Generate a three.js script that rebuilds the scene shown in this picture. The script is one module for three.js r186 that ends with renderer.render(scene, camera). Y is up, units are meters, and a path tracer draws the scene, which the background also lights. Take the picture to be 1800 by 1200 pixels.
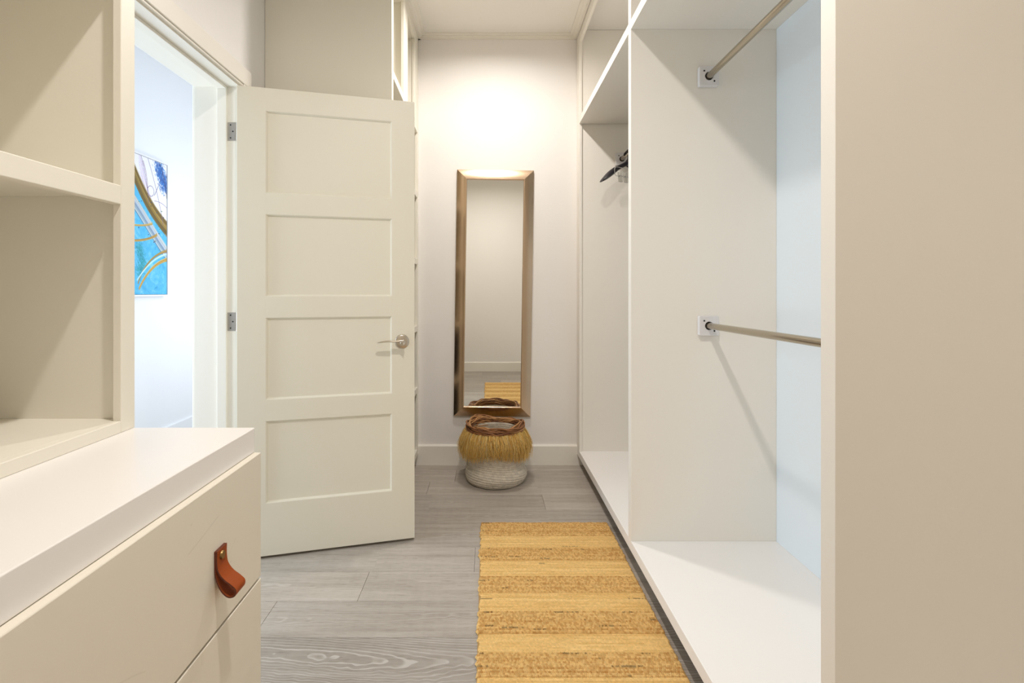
import * as THREE from 'three';
import { mergeGeometries } from 'three/addons/utils/BufferGeometryUtils.js';
import { RoundedBoxGeometry } from 'three/addons/geometries/RoundedBoxGeometry.js';
import { RectAreaLightUniformsLib } from 'three/addons/lights/RectAreaLightUniformsLib.js';

// ---------------------------------------------------------------- camera, sky, lights, exposure
const scene = new THREE.Scene();
const EYE = 1.157, FOCAL = 850;                         // metres above the floor, pixels at 1800 x 1200
const camera = new THREE.PerspectiveCamera(2 * Math.atan(600 / FOCAL) * 180 / Math.PI, 1.5, 0.02, 60);
camera.position.set(0, EYE, 0);
camera.lookAt(0, EYE, -1);
camera.setViewOffset(1800, 1200, 43, 87, 1800, 1200);   // shift lens: level camera, vanishing point at (857, 513)
scene.background = new THREE.Color().setRGB(0.62, 0.8, 1.0);   // overcast daylight outside the hall window
const renderer = new THREE.WebGLRenderer({ antialias: true });
renderer.toneMapping = THREE.LinearToneMapping;
renderer.toneMappingExposure = 1.19;
renderer.shadowMap.enabled = true;
renderer.shadowMap.type = THREE.PCFSoftShadowMap;
RectAreaLightUniformsLib.init();

const CEILING = 2.872, BACK = 3.246, NEAR = -0.62;
const LAMP = { x: 0.045, depths: [0.55, 2.5], color: new THREE.Color().setRGB(1, 0.945, 0.905), side: 0.08, nits: [1050, 740] };
// daylight: a tall window opposite the doorway and one added farther along to brighten the hall wall
const WINDOWS = [{ at: [-2.44, 1.2, -1.7], to: [5, 1.2, -1.7], w: 0.86, h: 2.06, nits: 5.7, color: [0.75, 0.88, 1] }, { at: [-1.3, 1.35, -4.1], to: [-5, 1.35, -4.1], w: 1.1, h: 1.86, nits: 1.8, color: [0.94, 0.95, 1] }];
for (const q of WINDOWS) {
  const day = new THREE.RectAreaLight(new THREE.Color().setRGB(...q.color), q.nits, q.w, q.h);
  day.position.set(...q.at); day.lookAt(...q.to); scene.add(day);
}

// ---------------------------------------------------------------- helpers
let seed = 12345;
const rnd = () => { seed = (seed + 0x6d2b79f5) | 0; let t = Math.imul(seed ^ (seed >>> 15), 1 | seed); t = (t + Math.imul(t ^ (t >>> 7), 61 | t)) ^ t; return ((t ^ (t >>> 14)) >>> 0) / 4294967296; };
const rr = (a, b) => a + (b - a) * rnd();
const hash = (x, y) => { let h = Math.imul(x | 0, 374761393) ^ Math.imul(y | 0, 668265263); h = Math.imul(h ^ (h >>> 13), 1274126177); return ((h ^ (h >>> 16)) >>> 0) / 4294967296; };
function noise(x, y) {
  const xi = Math.floor(x), yi = Math.floor(y), fx = x - xi, fy = y - yi, u = fx * fx * (3 - 2 * fx), v = fy * fy * (3 - 2 * fy);
  const a = hash(xi, yi), b = hash(xi + 1, yi), c = hash(xi, yi + 1), d = hash(xi + 1, yi + 1);
  return a + (b - a) * u + (c - a) * v + (a - b - c + d) * u * v;
}
const fbm = (x, y, n = 4) => { let s = 0, a = 0.5; for (let i = 0; i < n; i++) { s += a * noise(x, y); x = x * 2.03 + 17.1; y = y * 2.03 + 5.7; a *= 0.5; } return s; };
const smooth = (a, b, x) => { const t = Math.min(1, Math.max(0, (x - a) / (b - a))); return t * t * (3 - 2 * t); };
const mix = (a, b, t) => a + (b - a) * t;
const used = {};
function numbered(name) { const n = used[name] = (used[name] ?? -1) + 1; return n ? name + '_' + String(n).padStart(3, '0') : name; }
function tag(o, label, category, group, kind) {
  if (label) o.userData.label = label;
  if (category) o.userData.category = category;
  if (group) o.userData.group = group;
  if (kind) o.userData.kind = kind;
  return o;
}
function thing(name, label, category, [x, y, z], turn = 0, group) {
  const o = new THREE.Group(); o.name = numbered(name); o.position.set(x, y, z); o.rotation.y = turn;
  scene.add(o); o.updateMatrixWorld(true);
  return tag(o, label, category, group);
}
function shadows(m) { m.castShadow = m.receiveShadow = true; return m; }
// a part whose geometry is given in world metres, hung under parent
function part(name, geo, mat, parent) {
  parent.updateWorldMatrix(true, false);
  geo.applyMatrix4(parent.matrixWorld.clone().invert());
  const m = shadows(new THREE.Mesh(geo, mat)); m.name = name; parent.add(m); m.updateMatrixWorld(true);
  return m;
}
// a part whose geometry is given in its parent's own metres
function local(name, geo, mat, parent) { const m = shadows(new THREE.Mesh(geo, mat)); m.name = name; parent.add(m); m.updateMatrixWorld(true); return m; }
function struct(name, geo, mat, label) {
  const m = shadows(new THREE.Mesh(geo, mat)); m.name = numbered(name); scene.add(m); m.updateMatrixWorld(true);
  m.userData.kind = 'structure'; if (label) m.userData.label = label;
  return m;
}
function structGroup(name, label, pos = [0, 0, 0], turn = 0) { const g = thing(name, label, null, pos, turn); g.userData.kind = 'structure'; return g; }
// uv in metres from the face's main direction
function boxUV(g) {
  const p = g.attributes.position, n = g.attributes.normal, uv = new Float32Array(p.count * 2);
  for (let i = 0; i < p.count; i++) {
    const ax = Math.abs(n.getX(i)), ay = Math.abs(n.getY(i)), az = Math.abs(n.getZ(i));
    const [u, v] = ay > ax && ay > az ? [p.getX(i), p.getZ(i)] : ax > az ? [p.getZ(i), p.getY(i)] : [p.getX(i), p.getY(i)];
    uv[2 * i] = u; uv[2 * i + 1] = v;
  }
  g.setAttribute('uv', new THREE.BufferAttribute(uv, 2));
  return g;
}
// box from x0..x1, y0..y1 and depth d0..d1 in front of the camera (z = -depth), edges rounded by r
function bx(x0, x1, y0, y1, d0, d1, r = 0.0015) {
  const w = x1 - x0, h = y1 - y0, l = d1 - d0;
  r = Math.min(r, w * 0.45, h * 0.45, l * 0.45);
  const g = r > 0 ? new RoundedBoxGeometry(w, h, l, 2, r) : new THREE.BoxGeometry(w, h, l);
  g.translate((x0 + x1) / 2, (y0 + y1) / 2, -(d0 + d1) / 2);
  return boxUV(g.index ? g.toNonIndexed() : g);
}
const flat = (x0, x1, y0, y1, d0, d1) => bx(x0, x1, y0, y1, d0, d1, 0);
const join = (...g) => mergeGeometries(g.map((k) => { const c = k.index ? k.toNonIndexed() : k; for (const a of Object.keys(c.attributes)) if (!['position', 'normal', 'uv', 'color'].includes(a)) c.deleteAttribute(a); return c; }));
function surface(nu, nv, f, closedU = false) { // f(u, v) -> [x, y, z, r, g, b]; grid with smooth normals
  const pos = [], col = [], uv = [], idx = []; let hasC = false;
  for (let j = 0; j <= nv; j++) for (let i = 0; i <= nu; i++) {
    const q = f(i / nu, j / nv); pos.push(q[0], q[1], q[2]); uv.push(i / nu, j / nv);
    if (q.length > 3) { hasC = true; col.push(q[3], q[4], q[5]); }
  }
  for (let j = 0; j < nv; j++) for (let i = 0; i < nu; i++) { const a = j * (nu + 1) + i, b = a + 1, c = a + nu + 1, d = c + 1; idx.push(a, b, d, a, d, c); }
  const g = new THREE.BufferGeometry();
  g.setAttribute('position', new THREE.Float32BufferAttribute(pos, 3)); g.setAttribute('uv', new THREE.Float32BufferAttribute(uv, 2));
  if (hasC) g.setAttribute('color', new THREE.Float32BufferAttribute(col, 3));
  g.setIndex(idx); g.computeVertexNormals();
  if (closedU) { const n = g.attributes.normal; for (let j = 0; j <= nv; j++) { const a = j * (nu + 1), b = a + nu; const v = new THREE.Vector3(n.getX(a) + n.getX(b), n.getY(a) + n.getY(b), n.getZ(a) + n.getZ(b)).normalize(); n.setXYZ(a, v.x, v.y, v.z); n.setXYZ(b, v.x, v.y, v.z); } }
  return g;
}
const tube = (pts, r, seg = 40, rad = 8, closed = false) => new THREE.TubeGeometry(new THREE.CatmullRomCurve3(pts.map((p) => new THREE.Vector3(...p)), closed), seg, r, rad, closed);
function cyl(r, len, at, axis, seg = 32, r2 = r) { const g = new THREE.CylinderGeometry(r2, r, len, seg); if (axis === 'x') g.rotateZ(-Math.PI / 2); if (axis === 'z') g.rotateX(Math.PI / 2); g.translate(...at); return g; }
function texture(w, h, f, srgb, wrap = true) {
  const data = new Uint8Array(w * h * 4);
  for (let y = 0; y < h; y++) for (let x = 0; x < w; x++) { const c = f(x, y), o = (y * w + x) * 4; if (typeof c === 'number') data[o] = data[o + 1] = data[o + 2] = c; else { data[o] = c[0]; data[o + 1] = c[1]; data[o + 2] = c[2]; } data[o + 3] = 255; }
  const t = new THREE.DataTexture(data, w, h); t.magFilter = THREE.LinearFilter; t.minFilter = THREE.LinearMipmapLinearFilter; t.generateMipmaps = true;
  if (wrap) t.wrapS = t.wrapT = THREE.RepeatWrapping; if (srgb) t.colorSpace = THREE.SRGBColorSpace; t.needsUpdate = true; return t;
}
const clamp8 = (v) => Math.max(0, Math.min(255, Math.round(v)));

// ---------------------------------------------------------------- materials
const rollerBump = texture(512, 512, (x, y) => { // paint stipple, tiles over 0.4 m
  const w = (f, o) => { const fx = x / 512, fy = y / 512; const n = (a, b) => noise(a * f + o, b * f + o); const t = smooth(0, 1, fx), s = smooth(0, 1, fy); return mix(mix(n(fx, fy), n(fx - 1, fy), t), mix(n(fx, fy - 1), n(fx - 1, fy - 1), t), s); };
  return clamp8(255 * (0.55 * w(90, 3) + 0.45 * w(30, 40)));
}, false);
rollerBump.repeat.set(2.5, 2.5);
const paint = (r, g, b, rough, bump) => new THREE.MeshStandardMaterial({ color: new THREE.Color().setRGB(r, g, b), roughness: rough, bumpMap: rollerBump, bumpScale: bump });
const M = {
  wall: paint(0.9, 0.87, 0.83, 0.75, 0.00025),
  ceiling: paint(0.9, 0.87, 0.81, 0.85, 0.00025),
  cabinet: paint(0.9, 0.855, 0.775, 0.42, 0.00012),
  counter: paint(0.89, 0.86, 0.825, 0.34, 0.00006),
  backing: paint(0.79, 0.85, 0.89, 0.5, 0.00005),  // white back panels with the blue of hall daylight put into the colour
  shadeTintCabinet: paint(0.89, 0.85, 0.738, 0.42, 0.00012),  // cabinet white with the yellow cast of shade mixed into the colour
  door: paint(0.89, 0.845, 0.715, 0.42, 0.00012),
  trim: paint(0.9, 0.86, 0.775, 0.42, 0.0001),
  hall: paint(0.88, 0.89, 0.9, 0.75, 0.0002),
  toe: new THREE.MeshStandardMaterial({ color: new THREE.Color().setRGB(0.09, 0.085, 0.08), roughness: 0.6 }),  // toe kicks coloured dark to stand for the shade under the decks
  dark: new THREE.MeshStandardMaterial({ color: new THREE.Color().setRGB(0.02, 0.02, 0.02), roughness: 0.7 }),
  nickel: new THREE.MeshStandardMaterial({ color: new THREE.Color().setRGB(0.56, 0.5, 0.42), metalness: 1, roughness: 0.28 }),
  rail: new THREE.MeshStandardMaterial({ color: new THREE.Color().setRGB(0.47, 0.42, 0.34), metalness: 1, roughness: 0.18 }),
  steel: new THREE.MeshStandardMaterial({ color: new THREE.Color().setRGB(0.56, 0.51, 0.46), metalness: 1, roughness: 0.4 }),
  chrome: new THREE.MeshStandardMaterial({ color: new THREE.Color().setRGB(0.75, 0.74, 0.72), metalness: 1, roughness: 0.12 }),
  brass: new THREE.MeshStandardMaterial({ color: new THREE.Color().setRGB(0.24, 0.15, 0.06), metalness: 1, roughness: 0.38 }),
  plasticWhite: new THREE.MeshStandardMaterial({ color: new THREE.Color().setRGB(0.78, 0.76, 0.76), roughness: 0.4 }),
  blackPlastic: new THREE.MeshStandardMaterial({ color: new THREE.Color().setRGB(0.01, 0.008, 0.012), roughness: 0.42 }),
  mirror: new THREE.MeshStandardMaterial({ color: new THREE.Color().setRGB(0.86, 0.87, 0.84), metalness: 1, roughness: 0 }),
  glass: new THREE.MeshPhysicalMaterial({ color: 0xffffff, transmission: 1, thickness: 0, roughness: 0, ior: 1.5 }),
  clear: new THREE.MeshPhysicalMaterial({ color: new THREE.Color().setRGB(0.9, 0.88, 0.82), transmission: 0.75, thickness: 0.002, roughness: 0.12, ior: 1.49 }),
};
const brushed = texture(512, 512, (x, y) => clamp8(120 + 70 * noise(x * 0.02, y * 0.9) + 60 * noise(x * 0.06 + 9, y * 0.45)), false);
M.frame = new THREE.MeshStandardMaterial({ color: new THREE.Color().setRGB(0.6, 0.44, 0.3), metalness: 1, roughness: 0.23, bumpMap: brushed, bumpScale: 0.00006 });
const leatherGrain = texture(256, 256, (x, y) => clamp8(255 * fbm(x * 0.11, y * 0.11, 4)), false);
leatherGrain.repeat.set(12, 12);
M.leather = new THREE.MeshPhysicalMaterial({ color: new THREE.Color().setRGB(0.35, 0.068, 0.009), roughness: 0.5, specularIntensity: 0.4, bumpMap: leatherGrain, bumpScale: 0.0003 });
M.leatherEdge = new THREE.MeshStandardMaterial({ color: new THREE.Color().setRGB(0.13, 0.03, 0.012), roughness: 0.6 });

// grey limed oak: growth rings cut lengthways, pores and pale liming along the grain
function oak(o, cathedral, base, darkTone, paleTone) {
  const W = 2048, H = 288;
  const ring = (x, y) => {
    const X = x / W * 1.5, Y = y / H * 0.19, wob = 0.02 * (fbm(X * 5 + o, Y * 14 + o, 3) - 0.5) + 0.006 * (noise(X * 40 + o, Y * 40) - 0.5);
    const yc = 0.075 + 0.04 * (noise(X * 1.3 + o * 3.1, 2.2) - 0.5) * 2, h = cathedral ? 0.035 + 0.085 * (X / 1.5) + 0.04 * (noise(X * 2.2 + o, 7) - 0.5) : 0.32 + 0.02 * X;
    return Math.sqrt((Y - yc + wob * 0.6) ** 2 * (cathedral ? 1.6 : 22) + (h + wob) ** 2) * (cathedral ? 90 : 62);
  };
  const grey = new Float32Array(W * H), t = texture(W, H, (x, y) => {
    const r = ring(x, y), f = r - Math.floor(r);
    const line = smooth(0.55, 0.9, f) * (1 - smooth(0.93, 1, f)), id = hash(Math.floor(r), o * 7 | 0);
    const pore = smooth(0.62, 0.85, noise(x * 0.012 + o, y * 0.75)) * 0.6 + smooth(0.6, 0.9, noise(x * 0.03 + 31 + o, y * 0.42)) * 0.5;
    const fleck = noise(x * 0.06 + o, y * 1.1 + 3), broad = fbm(x * 0.002 + o, y * 0.03, 3);
    let pale = line * (cathedral ? 1.25 : 0.5) * (0.5 + 0.7 * id) * (0.45 + 0.9 * noise(x * 0.02, y * 0.05 + o)), dk = pore * 0.55 + (broad - 0.45) * 0.9 + (fleck - 0.5) * 0.22;
    grey[y * W + x] = pale - dk;
    const k = Math.max(-1, Math.min(1, pale - dk)), c = [0, 1, 2].map((i) => k > 0 ? mix(base[i], paleTone[i], k) : mix(base[i], darkTone[i], -k));
    return c.map(clamp8);
  }, true);
  const b = texture(W, H, (x, y) => clamp8(150 + 90 * grey[y * W + x]), false);
  return new THREE.MeshStandardMaterial({ map: t, bumpMap: b, bumpScale: 0.0004, roughness: 0.5 });
}
const OAK_BASE = [172, 163, 152], OAK_DARK = [132, 122, 111], OAK_PALE = [203, 196, 188];
const oaks = [[1.3, 0, 1], [4.7, 0, 0.965], [8.2, 0, 1.03], [12.9, 1, 0.9]].map(([o, c, k]) => oak(o, c, OAK_BASE.map((v) => v * k), OAK_DARK.map((v) => v * k), OAK_PALE.map((v) => v * k)));

// ---------------------------------------------------------------- floor: grey oak planks laid across the closet
const PITCH = 0.1905, ROW0 = 2.0005;
{
  const floor = structGroup('floor', 'grey oak plank floor of the walk-in closet');
  part('underlay', flat(-1.1, 1.235, -0.05, -0.008, -0.74, 3.3), M.dark, floor);
  const known = { 0: -0.055, [-1]: -0.488, [-2]: -0.787, [-3]: 0.34, 3: 0.31, 1: -1.0, 2: 0.78, 4: -0.35, 5: 1.02, 6: -0.6 };   // row -> where one joint lies
  function plank(x0, x1, d0, d1, uo, vo) {
    const g = 0.0005, c = 0.0009, [a, b, e, f] = [x0 + g, x1 - g, -d1 + g, -d0 - g];
    const geo = new THREE.BoxGeometry(1, 1, 1).toNonIndexed(); geo.dispose();
    const P = [], UV = [], q = (p) => { P.push(...p); UV.push((p[0] - x0) / 1.5 + uo, (p[2] + d1) / 0.19); };
    const quad = (A, B, C, D) => { q(A); q(B); q(C); q(A); q(C); q(D); };
    const t = [[a + c, 0, f - c], [b - c, 0, f - c], [b - c, 0, e + c], [a + c, 0, e + c]], m = [[a, -c, f], [b, -c, f], [b, -c, e], [a, -c, e]], l = m.map((p) => [p[0], -0.009, p[2]]);
    quad(...t);
    for (let i = 0; i < 4; i++) { const j = (i + 1) % 4; quad(m[i], m[j], t[j], t[i]); quad(l[i], l[j], m[j], m[i]); }
    const r = new THREE.BufferGeometry(); r.setAttribute('position', new THREE.Float32BufferAttribute(P, 3)); r.setAttribute('uv', new THREE.Float32BufferAttribute(UV, 2)); r.computeVertexNormals(); return r;
  }
  for (let k = -14; k <= 6; k++) {
    const d0 = Math.max(-0.62, ROW0 + PITCH * k), d1 = Math.min(BACK, d0 < -0.6 ? ROW0 + PITCH * (k + 1) : d0 + PITCH);
    if (d1 - d0 < 0.01) continue;
    const L = 1.22, at = known[k] ?? rr(-0.9, 0.9), joints = [at - 2 * L, at - L, at, at + L, at + 2 * L];
    for (let i = 0; i < 4; i++) {
      const x0 = Math.max(-1.08, joints[i]), x1 = Math.min(1.23, joints[i + 1]);
      if (x1 - x0 < 0.02) continue;
      const mat = k === -3 ? oaks[3] : oaks[Math.floor(rnd() * (rnd() < 0.15 ? 4 : 3))];
      local('plank', plank(x0, x1, d0, d1, k === -3 ? 0.02 : rnd(), 0), mat, floor);
    }
  }
}

// ---------------------------------------------------------------- room shell
const WL = -1.082, WLH = -1.27, WR = 1.228, HALL = -2.457, OPEN0 = 1.335, OPEN1 = 2.105, HEAD = 2.05;
struct('ceiling', flat(-1.29, 1.34, CEILING, CEILING + 0.14, -0.74, 3.36), M.ceiling);
struct('wall_back', flat(-1.29, 1.34, -0.05, CEILING, BACK, BACK + 0.11), M.wall);
struct('wall_near', flat(-1.082, 1.34, -0.05, CEILING, NEAR - 0.11, NEAR), M.wall);
struct('wall_right', flat(WR, WR + 0.11, -0.05, CEILING, NEAR, BACK), M.wall);
struct('wall_left', join(flat(WLH, WL, -0.05, CEILING, -1.5, OPEN0 - 0.02), flat(WLH, WL, -0.05, CEILING, OPEN1 + 0.02, BACK), flat(WLH, WL, HEAD + 0.02, CEILING, OPEN0 - 0.02, OPEN1 + 0.02)), M.wall);
// hall behind the doorway
struct('floor_hall', flat(HALL - 0.1, WL, -0.05, -0.001, -1.6, 5.2), oaks[0]);
struct('ceiling_hall', flat(HALL - 0.1, WLH, CEILING, CEILING + 0.14, -1.6, 5.2), M.hall);
struct('wall_hall', join(flat(HALL - 0.12, HALL, -0.05, CEILING, -1.6, 1.22), flat(HALL - 0.12, HALL, -0.05, CEILING, 2.18, 5.2), flat(HALL - 0.12, HALL, -0.05, 0.12, 1.22, 2.18), flat(HALL - 0.12, HALL, 2.28, CEILING, 1.22, 2.18)), M.hall);
struct('wall_hall_end', flat(HALL, WLH, -0.05, CEILING, 5.05, 5.2), M.hall);
struct('wall_hall_near', flat(HALL, WLH, -0.05, CEILING, -1.6, -1.45), M.hall);
struct('wall_hall_side', join(flat(WLH - 0.02, WLH + 0.09, -0.05, CEILING, BACK + 0.11, 3.5), flat(WLH - 0.02, WLH + 0.09, -0.05, CEILING, 4.7, 5.05), flat(WLH - 0.02, WLH + 0.09, -0.05, 0.38, 3.5, 4.7), flat(WLH - 0.02, WLH + 0.09, 2.32, CEILING, 3.5, 4.7)), M.hall);
{
  const w = structGroup('added_window_2', 'unseen tall window added to brighten the hall wall with the painting', [-1.24, 0.38, -4.1]);
  part('window_frame', join(bx(-1.25, -1.2, 0.38, 2.32, 3.5, 3.55), bx(-1.25, -1.2, 0.38, 2.32, 4.65, 4.7), bx(-1.25, -1.2, 0.38, 0.43, 3.55, 4.65), bx(-1.25, -1.2, 2.27, 2.32, 3.55, 4.65), bx(-1.25, -1.2, 1.33, 1.37, 3.55, 4.65)), M.trim, w);
  part('pane', flat(-1.227, -1.223, 0.43, 1.33, 3.55, 4.65), M.glass, w);
  part('pane', flat(-1.227, -1.223, 1.37, 2.27, 3.55, 4.65), M.glass, w);
}
{
  const w = structGroup('window_1', 'glazed hall door opposite the closet doorway', [-2.5, 0.12, -1.7]);
  part('window_frame', join(bx(-2.54, -2.48, 0.12, 2.28, 1.22, 1.27), bx(-2.54, -2.48, 0.12, 2.28, 2.13, 2.18), bx(-2.54, -2.48, 0.12, 0.17, 1.27, 2.13), bx(-2.54, -2.48, 2.23, 2.28, 1.27, 2.13)), M.trim, w);
  part('pane', flat(-2.512, -2.508, 0.17, 2.23, 1.27, 2.13), M.glass, w);
}
// baseboards: flat board with an eased top edge
function board(pts, x0, x1) { const s = new THREE.Shape(pts.map((p) => new THREE.Vector2(...p))), g = new THREE.ExtrudeGeometry(s, { depth: x1 - x0, bevelEnabled: false }); return g; }
const BASE = [[0, 0], [0.015, 0], [0.015, 0.126], [0.009, 0.135], [0, 0.135]];
{ const g = board(BASE, -0.55, 0.665); g.rotateY(-Math.PI / 2); g.translate(0.665, 0, -BACK + 0.0005); g.computeVertexNormals();
  // profile runs out from the wall towards the camera
  const p = g.attributes.position; let zmin = 1e9, zmax = -1e9; for (let i = 0; i < p.count; i++) { zmin = Math.min(zmin, p.getZ(i)); zmax = Math.max(zmax, p.getZ(i)); }
  struct('baseboard_back', boxUV(g), M.trim); }
{ const g = board(BASE, -1.08, 1.22); g.rotateY(Math.PI / 2); g.translate(-1.08, 0, -NEAR - 0.0005); struct('baseboard_near', boxUV(g), M.trim); }
{ const g = board(BASE, 2.2, 5.0); g.translate(HALL + 0.0005, 0, -5.0); struct('baseboard_hall', boxUV(g), M.hall); }
// stepped cornice under the ceiling
{
  const prof = [[0, 0], [0, -0.024], [0.014, -0.024], [0.014, -0.017], [0.03, -0.013], [0.03, -0.009], [0.05, -0.008], [0.05, 0]];
  const mk = (len) => board(prof, 0, len);
  const a = mk(1.0655); a.rotateY(-Math.PI / 2); a.translate(0.6, CEILING, -BACK - 0.001);
  const b = mk(0.9); b.translate(-0.4648, CEILING, -BACK - 0.001);
  const c = mk(2.44); c.rotateY(Math.PI); c.translate(0.598, CEILING, -0.81);
  struct('trim_1', boxUV(a), M.trim, 'stepped cornice along the back wall');
  struct('trim_2', boxUV(b), M.trim, 'stepped cornice above the left closet tower');
  struct('trim_3', boxUV(c), M.trim, 'stepped cornice above the right wardrobe');
}

// ---------------------------------------------------------------- door frame and door
{
  const f = structGroup('door_frame', 'white painted door frame of the doorway to the hall', [WL, 0, -1.72]);
  const X0 = WLH - 0.006, X1 = WL + 0.004;
  part('jamb', flat(X0, X1, 0, HEAD, OPEN1, OPEN1 + 0.019), M.trim, f);
  part('jamb', flat(X0, X1, 0, HEAD, OPEN0 - 0.019, OPEN0), M.trim, f);
  part('head_jamb', flat(X0, X1, HEAD, HEAD + 0.019, OPEN0 - 0.019, OPEN1 + 0.019), M.trim, f);
  part('door_stop', join(bx(-1.171, -1.132, 0, HEAD - 0.012, OPEN1 - 0.012, OPEN1), bx(-1.171, -1.132, 0, HEAD - 0.012, OPEN0, OPEN0 + 0.012), bx(-1.171, -1.132, HEAD - 0.012, HEAD, OPEN0, OPEN1)), M.trim, f);
  part('casing', join(bx(WL, -1.062, 0, HEAD + 0.0155, OPEN1 + 0.007, OPEN1 + 0.072, 0.003)), M.trim, f);
  part('casing', join(bx(WL, -1.062, 0, HEAD + 0.0155, OPEN0 - 0.072, OPEN0 - 0.007, 0.003)), M.trim, f);
  part('head_casing', join(bx(WL, -1.062, HEAD + 0.016, HEAD + 0.09, OPEN0 - 0.072, OPEN1 + 0.072, 0.003), bx(WL, -1.068, HEAD + 0.007, HEAD + 0.0155, OPEN0 - 0.007, OPEN1 + 0.007, 0.002)), M.trim, f);
  part('hall_casing', join(bx(WLH - 0.02, WLH - 0.0005, 0, HEAD + 0.09, OPEN1 + 0.007, OPEN1 + 0.072, 0.003), bx(WLH - 0.02, WLH - 0.0005, 0, HEAD + 0.09, OPEN0 - 0.072, OPEN0 - 0.007, 0.003)), M.trim, f);
  for (const y of [1.855, 1.028, 0.2]) {   // hinge leaves let into the jamb
    const h = part('hinge_leaf', bx(-1.131, -1.096, y - 0.04, y + 0.04, OPEN1 - 0.0022, OPEN1 + 0.0005, 0.0008), M.steel, f);
    for (const [dx, dy] of [[-0.004, 0.028], [0.006, 0.0], [-0.004, -0.028]]) part('screw', cyl(0.0032, 0.001, [-1.1135 + dx, y + dy, -OPEN1 + 0.0026], 'z', 12), M.dark, h);
  }
}
{
  const W = 0.756, H = 2.03, T = 0.0355, TURN = Math.atan2(0.185, 0.733);
  const d = structGroup('door_1', 'cream five-rail panel door standing open into the closet', [-1.073, 0.012, -2.069], TURN);
  const lb = (x0, x1, y0, y1, z0, z1, r) => { const g = bx(x0, x1, y0, y1, -z1, -z0, r); return g; };
  const S0 = 0.1145, S1 = 0.652;
  local('stile', lb(0, S0, 0, H, -T, 0, 0.0009), M.door, d);
  local('stile', lb(S1, W, 0, H, -T, 0, 0.0009), M.door, d);
  const ph = 0.3565, rails = [[0, 0.228]]; let y = 0.228; const panels = [];
  for (let i = 0; i < 4; i++) { panels.push([y, y + ph]); y += ph; const e = i === 3 ? H : y + 0.0925; rails.push([y, e]); y = e; }
  for (const [a, b] of rails) local('rail', lb(S0 - 0.0006, S1 + 0.0006, a, b, -T + 0.0001, -0.0001, 0.0008), M.door, d);
  for (const [a, b] of panels) { // sloped sticking round each panel
    for (const z of [0, 1]) { const g = join(...mitred(S1 - S0, b - a, [[0, -0.0125], [0, -0.0008], [0.0018, -0.0016], [0.0066, -0.0102], [0.0078, -0.0125]])); if (z) g.rotateY(Math.PI); g.translate((S0 + S1) / 2, (a + b) / 2, z ? -T : 0); local('panel_moulding', boxUV(g), M.door, d); }
  }
  for (const [a, b] of panels) local('panel', lb(S0 - 0.003, S1 + 0.003, a - 0.003, b + 0.003, -T + 0.0115, -0.0115, 0.001), M.door, d);
  // lever handle: rosette, neck, curved lever, privacy button; one on each face
  const hx = 0.698, hy = 0.928 - 0.012;
  for (const s of [1, -1]) {
    const z = s > 0 ? 0 : -T;
    const prof = [[0.0001, 0.0085], [0.018, 0.0085], [0.027, 0.0075], [0.0315, 0.005], [0.033, 0.002], [0.033, 0]].map((p) => new THREE.Vector2(...p)).reverse();
    const ros = new THREE.LatheGeometry(prof, 48); ros.rotateX(Math.PI / 2 * s); ros.translate(hx, hy, z);
    const h = local('rosette', ros, M.nickel, d);
    const neck = cyl(0.0105, 0.04, [hx, hy, z + s * 0.027], 'z', 24); local('neck', neck, M.nickel, h);
    const lever = surface(16, 40, (u, v) => { // flat blade, drooping at the tip
      const a = u * Math.PI * 2, t = v, x = hx + 0.012 - t * 0.128, ease = Math.sin(Math.min(1, t * 4) * Math.PI / 2) * Math.sqrt(Math.max(0, 1 - ((t - 0.0) / 1.001) ** 14));
      const cy = hy + 0.008 - 0.004 * Math.sin(t * Math.PI) - 0.02 * Math.max(0, t - 0.55) ** 1.6 * 2.3 + 0.004 * t;
      const cz = z + s * (0.047 - 0.01 * t * t), rw = mix(0.0115, 0.0095, t) * Math.max(0.02, ease), rt = mix(0.0058, 0.003, t) * Math.max(0.02, ease);
      return [x, cy + rt * Math.sin(a) - 0.25 * rw * Math.cos(a) * 0, cz + s * rw * Math.cos(a)];
    }, true);
    local('lever', lever, M.nickel, h);
    const hub = new THREE.SphereGeometry(0.0125, 24, 16); hub.scale(1, 1, 0.6); hub.translate(hx, hy, z + s * 0.045); local('hub', hub, M.nickel, h);
    const btn = cyl(0.0055, 0.008, [hx + 0.004, hy - 0.004, z + s * 0.054], 'z', 20); local('button', btn, M.chrome, h);
  }
  const latch = lb(W - 0.0006, W + 0.001, hy - 0.028, hy + 0.028, -T / 2 - 0.012, -T / 2 + 0.012, 0.0004); local('latch_plate', latch, M.steel, d);
  for (const yy of [1.855, 1.028, 0.2]) { const k = cyl(0.006, 0.08, [-0.006, yy - 0.012, -T - 0.003], 'y', 16); local('hinge_knuckle', k, M.steel, d); }
}

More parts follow.
